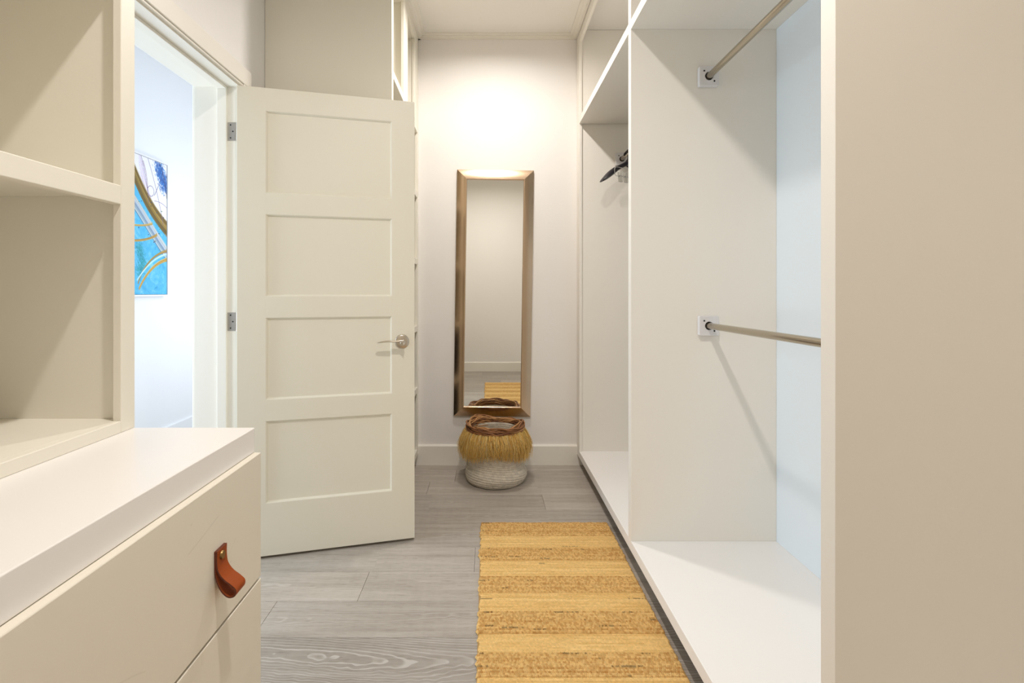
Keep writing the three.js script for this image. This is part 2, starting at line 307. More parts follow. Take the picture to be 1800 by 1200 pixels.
// ---------------------------------------------------------------- right: open wardrobe with two bays
const FX = 0.599, DX = 1.207, SH0 = 2.254, SH1 = 2.295, DK0 = 0.074, DK1 = 0.116;
{
  const w = thing('open_wardrobe', 'long white built-in open wardrobe of two hanging bays along the right side of the rug', 'wardrobe', [0.9, 0, -2]);
  const E = 3.155;
  part('end_panel', bx(FX, DX, 0, CEILING - 0.001, 0.833, 0.8696, 0.0011), M.cabinet, w);
  part('divider', bx(FX, DX, DK1, SH0, 2.02, 2.058, 0.0011), M.cabinet, w);
  part('divider', bx(FX, DX, SH1, CEILING - 0.001, 2.02, 2.058, 0.0011), M.cabinet, w);
  part('end_panel', bx(FX + 0.018, DX, DK1, CEILING - 0.001, E + 0.01, BACK - 0.001, 0.001), M.cabinet, w);
  part('stile', bx(FX, FX + 0.0175, DK1, CEILING - 0.001, E, BACK - 0.001, 0.0011), M.cabinet, w);
  part('deck', bx(FX, DX, DK0, DK1, 0.8696, BACK - 0.0155, 0.0011), M.counter, w);
  part('shelf', bx(FX, DX, SH0, SH1, 0.8696, E, 0.0011), M.cabinet, w);
  part('top_rail', bx(FX + 0.001, FX + 0.019, 2.79, CEILING - 0.001, 0.8696, E, 0.0011), M.cabinet, w);
  for (const [y0, y1] of [[DK0, SH0 + 0.02], [SH1 - 0.02, CEILING - 0.001]]) { part('back_panel', flat(DX, DX + 0.018, y0, y1, 0.8335, 2.039), M.backing, w).userData.label = 'white back panel with blue daylight put into its colour'; part('back_panel', flat(DX, DX + 0.018, y0, y1, 2.039, BACK - 0.001), M.backing, w); }
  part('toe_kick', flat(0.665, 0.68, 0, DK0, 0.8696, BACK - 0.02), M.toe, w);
  // the next bay, beside the camera
  const v = thing('open_wardrobe', 'white wardrobe bay beside the camera, to the right of the bare end panel', 'wardrobe', [0.9, 0, 0.1]);
  part('deck', bx(FX, DX, DK0, DK1, -0.56, 0.832, 0.0011), M.counter, v);
  part('shelf', bx(FX, DX, SH0, SH1, -0.56, 0.832, 0.0011), M.cabinet, v);
  part('end_panel', bx(FX, DX, 0, CEILING - 0.001, -0.6, -0.5605, 0.0011), M.cabinet, v);
  part('back_panel', flat(DX, DX + 0.018, DK0, CEILING - 0.001, -0.6, 0.832), M.cabinet, v);
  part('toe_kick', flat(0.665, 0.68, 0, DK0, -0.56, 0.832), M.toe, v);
}
// hanging rails: nickel tube in two square sockets
function bracketGeo() {
  const s = new THREE.Shape(); const q = 0.039, r = 0.004;
  s.moveTo(-q + r, -q); s.lineTo(q - r, -q); s.absarc(q - r, -q + r, r, -Math.PI / 2, 0); s.lineTo(q, q - r); s.absarc(q - r, q - r, r, 0, Math.PI / 2); s.lineTo(-q + r, q); s.absarc(-q + r, q - r, r, Math.PI / 2, Math.PI); s.lineTo(-q, -q + r); s.absarc(-q + r, -q + r, r, Math.PI, Math.PI * 1.5);
  const h = new THREE.Path(); h.absarc(0, 0, 0.0188, 0, Math.PI * 2, true); s.holes.push(h);
  return new THREE.ExtrudeGeometry(s, { depth: 0.016, bevelEnabled: true, bevelSize: 0.002, bevelThickness: 0.002, bevelSegments: 2, curveSegments: 20 });
}
function rail(label, x, y, d0, d1) { // d0 near end, d1 far end
  const t = thing('hanging_rail', label, 'clothes rail', [x, y, -(d0 + d1) / 2], 0);
  part('rail', cyl(0.0128, d1 - d0 - 0.006, [x, y, -(d0 + d1) / 2], 'z', 32), M.rail, t);
  for (const [d, s] of [[d1, 1], [d0, -1]]) {
    const g = bracketGeo(); if (s < 0) g.rotateY(Math.PI); g.translate(x, y, -d + s * 0.0026);
    const b = part('bracket', g, M.plasticWhite, t);
    part('socket', cyl(0.0195, 0.002, [x, y, -d + s * 0.0016], 'z', 24), M.dark, b);
    for (const [dx, dy] of [[-0.021, 0.021], [0.021, -0.021]]) part('screw', cyl(0.0036, 0.0016, [x + dx, y + dy, -d + s * 0.0208], 'z', 12), M.dark, b);
  }
  return t;
}
rail('upper nickel clothes rail, the one high under the shelf of the front bay', 0.917, 2.05, 0.87, 2.0195);
rail('lower nickel clothes rail, at half height across the front bay of the wardrobe', 0.917, 1.017, 0.87, 2.0195);
rail('nickel clothes rail of the far bay that the black hangers hang on', 0.875, 2.022, 2.0585, 3.1645);

// ---------------------------------------------------------------- hangers in the far bay
const RX = 0.875, RY = 2.022;
function hookPts(r0) { const pts = []; for (let i = 0; i <= 14; i++) { const a = Math.PI * (-0.12 + 1.42 * i / 14); pts.push([r0 * Math.cos(Math.PI - a), r0 * Math.sin(a), 0]); } return pts.reverse(); }
function hook(parent, mat) { // open loop over the rail, then down to the neck
  const c = 0.0165, pts = [];
  for (let i = 0; i <= 16; i++) { const a = THREE.MathUtils.degToRad(205 - i * 14.5); pts.push([c * Math.cos(a), c * Math.sin(a), 0]); }
  pts.push([0.012, -0.026, 0], [0.003, -0.036, 0], [0, -0.046, 0], [0, -0.062, 0]);
  return local('hook', tube(pts, mat === M.blackPlastic ? 0.0036 : 0.0024, 64, 8), mat, parent);
}
function suitHanger(label, d, turn, tilt) {
  const t = thing('clothes_hanger', label, 'hanger', [RX, RY - 0.002, -d], turn, 'hangers in the far bay');
  hook(t, M.blackPlastic);
  for (const s of [-1, 1]) {
    const arm = surface(18, 44, (u, v) => {
      const a = u * Math.PI * 2, x = s * v * 0.208, y = -0.062 - 0.03 * v - 0.1 * v ** 1.25;
      const w = (0.011 + 0.019 * smooth(0.25, 0.7, v)) * Math.sqrt(Math.max(0.0004, 1 - v ** 10)), h = (0.013 + 0.009 * smooth(0.2, 0.6, v) - 0.011 * smooth(0.72, 1, v)) * Math.sqrt(Math.max(0.0004, 1 - v ** 12));
      const z = 0.012 * v * v;
      return [x, y + h * Math.sin(a) * (1 - 0.35 * (Math.sin(a) < 0)), z + w * Math.cos(a)];
    }, true);
    if (s < 0) { const i = arm.index.array; for (let k = 0; k < i.length; k += 3) { const q = i[k]; i[k] = i[k + 1]; i[k + 1] = q; } arm.computeVertexNormals(); }
    local('arm', arm, M.blackPlastic, t);
  }
  return t;
}
suitHanger('black hanger deepest in the far bay, next to the end panel', 3.05, 0.42);
suitHanger('black hanger in the middle of the bunch, partly behind the front one', 3.022, 0.45);
suitHanger('frontmost black plastic hanger on the far rail, its left shoulder drooping lowest', 2.99, 0.4);
{
  const t = thing('clip_hanger', 'wire trouser hanger with clear plastic clips below the black hangers', 'hanger', [RX, RY - 0.002, -2.955], 0.45, 'hangers in the far bay');
  hook(t, M.chrome);
  local('wire', tube([[0, -0.06, 0], [0, -0.1, 0], [-0.02, -0.112, 0], [-0.11, -0.112, 0], [-0.122, -0.118, 0], [-0.124, -0.15, 0], [-0.118, -0.163, 0], [-0.1, -0.165, 0], [0.1, -0.165, 0], [0.118, -0.163, 0], [0.124, -0.15, 0], [0.122, -0.118, 0], [0.11, -0.112, 0], [0.02, -0.112, 0], [0, -0.1, 0]], 0.0018, 160, 6), M.chrome, t);
  for (const x of [-0.078, -0.035, 0.06]) {
    const c = local('clip', join(boxUV(new RoundedBoxGeometry(0.026, 0.062, 0.004, 2, 0.0015).rotateX(0.14).translate(x, -0.168, 0.008)), boxUV(new RoundedBoxGeometry(0.026, 0.062, 0.004, 2, 0.0015).rotateX(-0.14).translate(x, -0.168, -0.008))), M.clear, t);
    local('spring', cyl(0.005, 0.022, [x, -0.165, 0], 'x', 12), M.chrome, c);
  }
}

// ---------------------------------------------------------------- left: tall closet tower behind the door
{
  const t = thing('closet_tower', 'tall white shelved closet tower standing behind the open door', 'cabinet', [-0.77, 0, -2.8]);
  const F = -0.4645, B = -1.081, D0 = 2.348, D1 = BACK - 0.0005;
  part('side_panel', bx(B, F, 0, CEILING - 0.001, D0, 2.388, 0.002), M.shadeTintCabinet, t);
  part('back_panel', flat(B, B + 0.012, 0.09, CEILING - 0.001, 2.388, D1), M.shadeTintCabinet, t);
  part('divider', bx(B + 0.012, F - 0.0185, 0.116, 2.7755, 2.705, 2.81, 0.001), M.shadeTintCabinet, t);
  part('end_panel', bx(B + 0.012, F - 0.0185, 0.116, 2.209, 3.205, D1, 0.001), M.shadeTintCabinet, t);
  part('end_panel', bx(B + 0.012, F - 0.0185, 2.251, 2.7755, 3.09, D1, 0.001), M.shadeTintCabinet, t);
  part('stile', bx(F - 0.018, F, 0.116, 2.775, 2.69, 2.817, 0.002), M.shadeTintCabinet, t);
  part('stile', bx(F - 0.018, F, 0.116, 2.21, 3.2, D1, 0.002), M.shadeTintCabinet, t);
  part('stile', bx(F - 0.018, F, 2.25, 2.775, 3.085, D1, 0.002), M.shadeTintCabinet, t);
  part('top_rail', bx(F - 0.018, F, 2.775, CEILING - 0.001, 2.388, D1, 0.002), M.shadeTintCabinet, t);
  for (const y of [1.8, 1.357, 0.915, 0.508]) { part('shelf', bx(B + 0.012, F - 0.0005, y - 0.019, y + 0.019, 2.388, 2.705, 0.0015), M.shadeTintCabinet, t); part('shelf', bx(B + 0.012, F - 0.0005, y - 0.019, y + 0.019, 2.81, 3.204, 0.0015), M.shadeTintCabinet, t); }
  part('fixed_shelf', bx(B + 0.012, F + 0.0005, 2.21, 2.25, 2.388, D1, 0.002), M.shadeTintCabinet, t);
  part('deck', bx(B + 0.012, F, 0.074, 0.1155, 2.388, D1 - 0.016, 0.002), M.shadeTintCabinet, t);
  part('top_board', flat(B + 0.012, F - 0.0185, 2.776, 2.792, 2.388, D1), M.shadeTintCabinet, t);
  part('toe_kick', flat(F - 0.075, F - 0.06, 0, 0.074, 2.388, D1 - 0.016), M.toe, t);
}

// two black fabric bins on the lower shelves of the tower; the photograph shows them as the dark streak in the mirror frame
for (const [y, label] of [[0.1165, 'black fabric bin on the bottom board of the closet tower'], [0.528, 'black fabric bin one shelf up in the closet tower']]) {
  const t = thing('storage_bin', label, 'bin', [-0.75, y, -3.0]), h = 0.3;
  const fabric = new THREE.MeshStandardMaterial({ color: new THREE.Color().setRGB(0.012, 0.012, 0.015), roughness: 0.9 });
  const x0 = -1.0, x1 = -0.5, d0 = 2.84, d1 = 3.17, k = 0.006;
  part('bin_side', bx(x0, x0 + k, y, y + h, d0, d1, 0.002), fabric, t); part('bin_side', bx(x1 - k, x1, y, y + h, d0, d1, 0.002), fabric, t);
  part('bin_side', bx(x0 + k, x1 - k, y, y + h, d0, d0 + k, 0.002), fabric, t); part('bin_side', bx(x0 + k, x1 - k, y, y + h, d1 - k, d1, 0.002), fabric, t);
  part('bin_bottom', bx(x0 + k, x1 - k, y, y + k, d0 + k, d1 - k, 0.001), fabric, t);
  part('bin_handle', tube([[x1, y + 0.2, -2.94], [x1 + 0.012, y + 0.185, -2.96], [x1 + 0.012, y + 0.185, -3.05], [x1, y + 0.2, -3.07]], 0.004, 20, 6), fabric, t);
}

// ---------------------------------------------------------------- left foreground: drawers, worktop, bookcase
const scuff = (() => { // faint hand marks and scratches in the paint
  const S = 512, c = document.createElement('canvas'); c.width = c.height = S; const g = c.getContext('2d');
  g.fillStyle = '#e8e3d8'; g.fillRect(0, 0, S, S);
  for (let i = 0; i < 26; i++) { g.strokeStyle = `rgba(${rnd() < 0.5 ? '150,138,120' : '240,236,228'},${rr(0.1, 0.3)})`; g.lineWidth = rr(0.5, 1.2); g.beginPath(); const x = rnd() * S, y = rnd() * S, a = rr(0, 6.28), l = rr(12, 70); g.moveTo(x, y); g.quadraticCurveTo(x + l * Math.cos(a) * 0.5 + rr(-6, 6), y + l * Math.sin(a) * 0.5, x + l * Math.cos(a), y + l * Math.sin(a)); g.stroke(); }
  for (let i = 0; i < 26; i++) { g.fillStyle = `rgba(165,150,130,${rr(0.05, 0.22)})`; g.beginPath(); g.arc(rnd() * S, rnd() * S, rr(0.5, 1.6), 0, 7); g.fill(); }
  const t = new THREE.CanvasTexture(c); t.colorSpace = THREE.SRGBColorSpace; t.wrapS = t.wrapT = THREE.RepeatWrapping; t.repeat.set(1.4, 1.4); return t;
})();
M.drawer = paint(1, 0.98, 0.93, 0.42, 0.00012); M.drawer.map = scuff;
const CT = 0.877, CB = 0.8265, DF = -0.468;
{
  const t = thing('drawer_cabinet', 'white drawer cabinet with brown leather pulls in the left foreground', 'cabinet', [-0.77, 0, -0.2]);
  part('carcass', bx(-1.08, -0.4875, 0.09, CB - 0.001, -0.6, 0.99, 0.0015), M.shadeTintCabinet, t);
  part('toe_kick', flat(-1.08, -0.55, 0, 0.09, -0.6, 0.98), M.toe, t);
  const strapProfile = () => { // side view of the folded strap: (out from the drawer, down); outer ply, round the nose, inner ply
    const P = new THREE.CurvePath(), c = new THREE.CatmullRomCurve3([[0.0035, 0.0], [0.0035, -0.02], [0.006, -0.034], [0.0155, -0.0475], [0.0285, -0.0575], [0.036, -0.0655], [0.0345, -0.0745], [0.025, -0.0775], [0.0155, -0.0715], [0.0065, -0.057], [0.0012, -0.038], [0.0006, -0.02], [0.0006, 0.0]].map((p) => new THREE.Vector3(p[0], p[1], 0)), false, 'centripetal');
    return c.getPoints(90);
  };
  function pull(drawer, d, y) { // leather loop 30 mm wide, riveted at the top
    const pts = strapProfile(), T = 0.0026, HW = 0.0155, top = y + 0.015;
    const face = [], edge = [], uvs = [];
    const nrm = pts.map((p, i) => { const a = pts[Math.max(0, i - 1)], b = pts[Math.min(pts.length - 1, i + 1)]; return new THREE.Vector2(-(b.y - a.y), b.x - a.x).normalize(); });
    const P = (i, s, w) => [DF + 0.0006 + pts[i].x + nrm[i].x * T * 0.5 * s, top + pts[i].y + nrm[i].y * T * 0.5 * s, -d + w];
    const side = (s) => surface(pts.length - 1, 6, (u, v) => P(Math.round(u * (pts.length - 1)), s, mix(-HW, HW, v)));
    const rim = (w) => surface(pts.length - 1, 1, (u, v) => P(Math.round(u * (pts.length - 1)), v < 0.5 ? -1 : 1, w));
    const end = (i) => surface(1, 1, (u, v) => P(i, u < 0.5 ? -1 : 1, mix(-HW, HW, v)));
    const p = part('leather_pull', join(side(1), side(-1)), M.leather, drawer);
    part('pull_edge', join(rim(-HW), rim(HW), end(0), end(pts.length - 1)), M.leatherEdge, drawer);
    part('rivet', cyl(0.0075, 0.0026, [DF + 0.0066, top - 0.0125, -d], 'x', 24, 0.0064), M.brass, drawer);
  }
  for (const [y0, y1] of [[0.572, CB - 0.0005], [0.3125, 0.567], [0.095, 0.3075]]) for (const [a, b, hs] of [[0.198, 0.9995, [0.843, 0.352]], [-0.598, 0.194, [0.04, -0.45]]]) {
    const dr = part('drawer', bx(DF - 0.0185, DF, y0, y1, a, b, 0.0018), M.drawer, t);
    for (const h of hs) pull(dr, h, (y0 + y1) / 2 - (y1 > 0.7 ? 0.002 : 0.02));
  }
}
tag(part('countertop', bx(-1.0815, -0.481, CB, CT, -0.6, 1.0, 0.0022), M.counter, scene), 'thick white worktop over the drawer cabinet and under the bookcase', 'countertop').position.set(0, 0, 0);
{
  const t = thing('bookcase', 'white open bookcase standing on the worktop at the left picture edge', 'bookcase', [-0.9, CT, -0.2]);
  const F = -0.729, B = -1.081, TOP = 2.33;
  part('side_panel', bx(B, F - 0.0172, CT, TOP, 0.982, 1.0, 0.001), M.shadeTintCabinet, t);
  part('stile', bx(F - 0.017, F, CT, TOP, 0.962, 1.0, 0.0018), M.shadeTintCabinet, t);
  part('back_panel', flat(B, B + 0.009, CT, TOP, -0.6, 0.982), M.shadeTintCabinet, t);
  part('side_panel', bx(B, F - 0.0172, CT, TOP, -0.6, -0.582, 0.001), M.shadeTintCabinet, t);
  part('stile', bx(F - 0.017, F, CT, TOP, -0.6, -0.562, 0.0018), M.shadeTintCabinet, t);
  part('bottom_board', bx(B + 0.009, F - 0.0172, CT, 0.9, -0.582, 0.982, 0.0008), M.shadeTintCabinet, t);
  part('rail', bx(F - 0.017, F, CT, 0.9005, -0.562, 0.962, 0.0018), M.shadeTintCabinet, t);
  for (const y of [1.369, 1.838, 2.307]) { part('shelf', bx(B + 0.009, F - 0.0172, y - 0.018, y, -0.582, 0.982, 0.0008), M.shadeTintCabinet, t); part('rail', bx(F - 0.017, F, y - 0.038, y, -0.562, 0.962, 0.0018), M.shadeTintCabinet, t); }
}

// ---------------------------------------------------------------- mitred frames (mirror, painting)
// profile: list of [inward, forward]; returns four mitred sides round a w x h rectangle centred on the origin, facing +z
function mitred(w, h, prof, curve = 1) {
  const c = [[-w / 2, -h / 2], [w / 2, -h / 2], [w / 2, h / 2], [-w / 2, h / 2]], inn = [[1, 1], [-1, 1], [-1, -1], [1, -1]];
  return [0, 1, 2, 3].map((k) => {
    const j = (k + 1) % 4, P = [], U = [];
    const at = (q, p) => [c[q][0] + inn[q][0] * p[0], c[q][1] + inn[q][1] * p[0], p[1]];
    const n = prof.length; let s = 0;
    for (let i = 0; i < n; i++) { const a = prof[i], b = prof[(i + 1) % n], l = Math.hypot(b[0] - a[0], b[1] - a[1]); const q = [at(k, a), at(j, a), at(j, b), at(k, b)], L = k % 2 ? h : w;
      for (const e of [0, 1, 2, 0, 2, 3]) { P.push(...q[e]); U.push(e === 1 || e === 2 ? L : 0, e >= 2 ? s + l : s); } s += l; }
    for (const q of [k, j]) { const pts = prof.map((p) => new THREE.Vector2(...p)), tri = THREE.ShapeUtils.triangulateShape(pts, []); for (const t of tri) for (const e of (q === k ? t : [t[0], t[2], t[1]])) { P.push(...at(q, prof[e])); U.push(0, 0); } }
    const g = new THREE.BufferGeometry(); g.setAttribute('position', new THREE.Float32BufferAttribute(P, 3)); g.setAttribute('uv', new THREE.Float32BufferAttribute(U, 2)); g.computeVertexNormals(); return g;
  });
}
{
  const W = 0.513, H = 1.645;
  const t = thing('wall_mirror', 'tall narrow mirror in a brushed bronze frame hanging on the back wall', 'mirror', [0.0415, 1.149, -BACK + 0.003]);
  t.rotation.z = -0.0145; t.updateMatrixWorld(true);
  const prof = [[0, 0], [0, 0.014], [0.0008, 0.0158]];   // crowned face: steep at the outer edge (24 degrees), flatter towards the glass (10 degrees)
  for (let i = 1; i <= 14; i++) { const f = i / 14; prof.push([0.0008 + 0.0622 * f, 0.0158 + 0.0622 * (0.445 * f - 0.134 * f * f)]); }
  { const e = prof[prof.length - 1][1]; prof.push([0.0655, e], [0.0672, e - 0.0015], [0.068, e - 0.004], [0.068, 0]); }
  for (const g of mitred(W, H, prof)) local('frame_side', g, M.frame, t);
  const glass = new THREE.BoxGeometry(W - 0.134, H - 0.134, 0.004); glass.translate(0, 0, 0.0185); local('mirror_glass', glass, M.mirror, t).userData.label = 'clear mirror glass';
  const backing = new THREE.BoxGeometry(W - 0.134, H - 0.134, 0.012); backing.translate(0, 0, 0.008); local('backing', backing, M.dark, t);
}

// ---------------------------------------------------------------- basket
{
  const BX = 0.047, BD = 2.985, t = thing('woven_basket', 'round rope basket with straw fringe and brown twisted rim under the mirror', 'basket', [BX, 0, -BD]);
  // slumped coils of braided rope, outside then inside
  const rad = (y, th) => 0.168 + 0.009 * Math.exp(-(((y - 0.055) / 0.03) ** 2)) * (1 + 0.8 * Math.sin(th + 0.5)) - 0.006 * Math.exp(-(((y - 0.11) / 0.03) ** 2)) + 0.004 * Math.sin(2 * th + 1) + 0.003 * Math.sin(3 * th + y * 30) - 0.012 * smooth(0.25, 0.31, y) + 0.005 * noise(th * 3, y * 40) - 0.02 * Math.exp(-y / 0.012);
  const shade = [0.74, 0.67, 0.56];
  const rope = (inner) => surface(360, 150, (u, v) => {
    const th = u * Math.PI * 2, per = (a) => Math.cos(th * a), y = v * 0.315;
    const sl = y + 0.016 * Math.sin(th + 2.2) * Math.exp(-(((y - 0.06) / 0.06) ** 2)) + 0.004 * Math.sin(2 * th + 0.7);
    const c = sl / 0.0138, f = c - Math.floor(c), ridge = Math.sqrt(Math.max(0, 1 - (2 * f - 1) ** 2)), br = 0.5 + 0.5 * Math.cos(th * 84 + Math.floor(c) * 2.1 + (f - 0.5) * 4.2);
    const r = rad(y, th) + (inner ? -0.012 + 0.002 * ridge : 0.0055 * ridge + 0.0024 * br * ridge);
    const k = 0.88 + 0.2 * hash(Math.floor(c), Math.floor(u * 70)) + 0.1 * (noise(u * 200, v * 80) - 0.5);
    return [BX + r * Math.cos(th), y, -BD + r * Math.sin(th), shade[0] * k, shade[1] * k, shade[2] * k];
  }, true);
  const M_rope = new THREE.MeshStandardMaterial({ vertexColors: true, roughness: 0.95, side: THREE.DoubleSide });
  part('rope_body', rope(false), M_rope, t).userData.label = 'off-white coiled rope body';
  part('rope_lining', rope(true), M_rope, t);
  part('rope_bottom', surface(90, 20, (u, v) => { const th = u * Math.PI * 2, r = v * 0.168; return [BX + r * Math.cos(th), 0.006 + 0.002 * Math.abs(Math.sin(v * 40)), -BD + r * Math.sin(th), ...shade]; }, true), M_rope, t);
  // straw fringe: thousands of raffia strands
  const P = [], C = [], I = [];
  for (let k = 0; k < 3400; k++) {
    const th = rr(0, Math.PI * 2), layer = rnd(), r0 = 0.168 + 0.014 * layer, r1 = 0.198 + 0.03 * layer + rr(-0.008, 0.008), y0 = 0.318 + rr(-0.008, 0.006), len = rr(0.115, 0.168) * (0.92 + 0.1 * Math.sin(3 * th)), w = rr(0.001, 0.0019), sw = rr(-0.09, 0.09), curl = rr(-0.012, 0.012);
    const b = [[0.98, 0.67, 0.21], [0.96, 0.6, 0.15], [0.98, 0.75, 0.33], [0.97, 0.63, 0.18], [0.82, 0.44, 0.09]][Math.floor(rnd() ** 1.3 * 5)], kk = rr(0.85, 1.1);
    const n = 7, start = P.length / 3;
    for (let i = 0; i <= n; i++) {
      const s = i / n, bulge = Math.min(1, s * 1.4), r = mix(r0, r1, bulge) - 0.008 * s * s + curl * s * s + 0.004 * Math.sin(s * 9 + k * 1.7) * s, a = th + sw * s * s + 0.035 * Math.sin(s * 8 + k) * s, y = y0 + 0.012 * Math.sin(s * Math.PI * 0.6) * (1 - s) - len * s ** 1.15;
      const tx = -Math.sin(a), tz = Math.cos(a), ww = w * (1 - 0.6 * s);
      for (const q of [[-1, 0], [0, 0.9], [1, 0]]) { P.push(BX + (r + q[1] * ww) * Math.cos(a) + tx * q[0] * ww, y, -BD + (r + q[1] * ww) * Math.sin(a) + tz * q[0] * ww); C.push(b[0] * kk, b[1] * kk, b[2] * kk); }
      if (i) { const o = start + 3 * i, p = o - 3; I.push(p, o, p + 1, o, o + 1, p + 1, p + 1, o + 1, p + 2, o + 1, o + 2, p + 2, p, p + 2, o, o, p + 2, o + 2); }
    }
  }
  const g = new THREE.BufferGeometry(); g.setAttribute('position', new THREE.Float32BufferAttribute(P, 3)); g.setAttribute('color', new THREE.Float32BufferAttribute(C, 3)); g.setIndex(I); g.computeVertexNormals();
  const fr = part('straw_fringe', g, new THREE.MeshStandardMaterial({ vertexColors: true, roughness: 0.6, side: THREE.DoubleSide }), t); fr.userData.kind = 'stuff'; fr.userData.label = 'yellow straw fringe';
  // twisted brown rim
  const tones = [[0.36, 0.16, 0.055], [0.27, 0.11, 0.035], [0.46, 0.23, 0.085], [0.2, 0.08, 0.03]].map((c) => new THREE.MeshStandardMaterial({ color: new THREE.Color().setRGB(...c), roughness: 0.55, bumpMap: brushed, bumpScale: 0.0003 }));
  const rim = part('twisted_rim', surface(120, 10, (u, v) => { const a = u * Math.PI * 2, b = v * Math.PI * 2, R = 0.163 + 0.0065 * Math.cos(b); return [BX + R * Math.cos(a), 0.322 + 0.02 * Math.sin(b) + rimLift(a), -BD + R * Math.sin(a)]; }, true), tones[1], t);
  rim.userData.label = 'dark brown twisted vine rim';
  function rimLift(a) { return 0.007 * Math.sin(2 * a + 0.6) + 0.006 * Math.sin(3 * a + 2) + 0.006 * Math.max(0, Math.sin(a - 0.3)); }
  for (let k = 0; k < 34; k++) {
    const ph = rr(0, 6.28), m = Math.floor(rr(2, 6)), y0 = 0.294 + 0.054 * (k / 33), pts = [], ro = k % 2 ? 0.0085 : -0.0065;
    for (let i = 0; i < 44; i++) { const a = i / 44 * Math.PI * 2, r = 0.164 + ro + 0.007 * Math.sin(m * a + ph) + 0.0025 * (hash(i, k) - 0.5); pts.push([BX + r * Math.cos(a), y0 + rimLift(a) + 0.008 * Math.sin((m + 1) * a + ph * 2) + 0.004 * (hash(k, i) - 0.5), -BD + r * Math.sin(a)]); }
    part('vine', tube(pts, rr(0.003, 0.0048), 150, 7, true), tones[Math.floor(rnd() * 4)], rim);
  }
}

// ---------------------------------------------------------------- jute rug, one part for each woven band
{
  const X0 = -0.035, X1 = 0.6, t = thing('jute_rug', 'striped golden jute runner rug lying on the plank floor', 'rug', [0.28, 0, -1.35]);
  const bounds = [2.416, 2.279, 2.171, 2.0726, 1.955, 1.85, 1.7406, 1.628, 1.5415]; let d = 1.5415; while (d > 0.36) { d -= rr(0.095, 0.118); bounds.push(Math.max(0.29, d)); }
  const rugMat = new THREE.MeshStandardMaterial({ vertexColors: true, roughness: 0.92 });
  const light = [[0.73, 0.47, 0.17], [0.66, 0.4, 0.13], [0.78, 0.525, 0.21]], dark = [[0.62, 0.375, 0.125], [0.55, 0.3, 0.085], [0.72, 0.48, 0.19], [0.46, 0.22, 0.05], [0.64, 0.4, 0.14], [0.68, 0.43, 0.155]];
  for (let b = 0; b + 1 < bounds.length; b++) {
    const far = bounds[b], near = bounds[b + 1], isDark = b % 2 === 0, pitch = isDark ? 0.0078 : 0.0064, warp = isDark ? 0.0062 : 0.0056, rows = Math.max(1, Math.round((far - near) / pitch)), p = (far - near) / rows;
    const step = far < 0.9 ? 0.0055 : 0.0016, nu = Math.round((X1 - X0) / step), nv = Math.round((far - near) / step) + 1;
    const tones = isDark ? dark : light, edgeL = (z) => 0.008 * (noise(z * 70, 3) - 0.5) + 0.006 * (noise(z * 17, 9) - 0.5);
    const g = surface(nu, nv, (u, v) => {
      const z = mix(far, near, v) + 0.0016 * (noise(u * 22, b * 5) - 0.5) * (v > 0.01 && v < 0.99 ? 1 : 0), e = edgeL(z);
      const x = mix(X0 + e + (isDark ? -0.002 : 0.002), X1 - e * 0.7, u), s = (far - z) / p, row = Math.floor(s), f = s - row;
      const c = x / warp + (row % 2) * 0.5 + 0.25 * noise(x * 30, row), ci = Math.floor(c), cf = c - ci;
      const yarn = Math.sqrt(Math.max(0, 1 - (2 * f - 1) ** 2)), knot = 0.5 + 0.5 * Math.cos((cf - 0.5) * Math.PI * 2), thick = hash(row + b * 97, Math.floor(x * 26));
      const kh = hash(ci * 3 + 11, row + b * 31);
      let y = 0.006 + yarn * (isDark ? 0.0026 : 0.0014) * (0.6 + 0.7 * thick) + knot * yarn * (isDark ? 0.0036 : 0.0015) * (0.3 + kh);
      const edge = Math.min(u, 1 - u) * (X1 - X0); y *= smooth(-0.004, 0.006, edge); if (b === 0) y *= smooth(-0.004, 0.006, far - z);
      // colour of the fibre: yarns differ from row to row, and in the coarse bands from knot to knot; a few dark strands of bark run through
      const h1 = hash(row + b * 131, 5), seg = noise(x * 7 + row * 3.7, row * 1.3 + b * 11), kc = hash(ci + 7, row * 3 + b * 57), bark = noise(x * 16 + row * 9.1, row * 2.7 + b * 5.3) > (isDark ? 0.8 : 0.9) && hash(row * 7 + b, 3) > (isDark ? 0.66 : 0.84) && (kc > 0.4);
      const n = tones.length, ta = tones[Math.floor(h1 * n)], tb = tones[Math.floor((isDark ? kc : seg) * n * 0.999)], w = isDark ? 0.62 : 0.5, k = (bark ? 0.45 : 1) * (0.9 + 0.2 * kc);
      return [x, y, -z, mix(ta[0], tb[0], w) * k, mix(ta[1], tb[1], w) * k, mix(ta[2], tb[2], w) * k];
    });
    part(isDark ? 'dark_band' : 'light_band', g, rugMat, t);
  }
  part('rug_backing', bx(X0 + 0.002, X1 - 0.002, 0.0005, 0.0055, 0.292, 2.414, 0.001), new THREE.MeshStandardMaterial({ color: new THREE.Color().setRGB(0.4, 0.24, 0.08), roughness: 0.95 }), t);
}

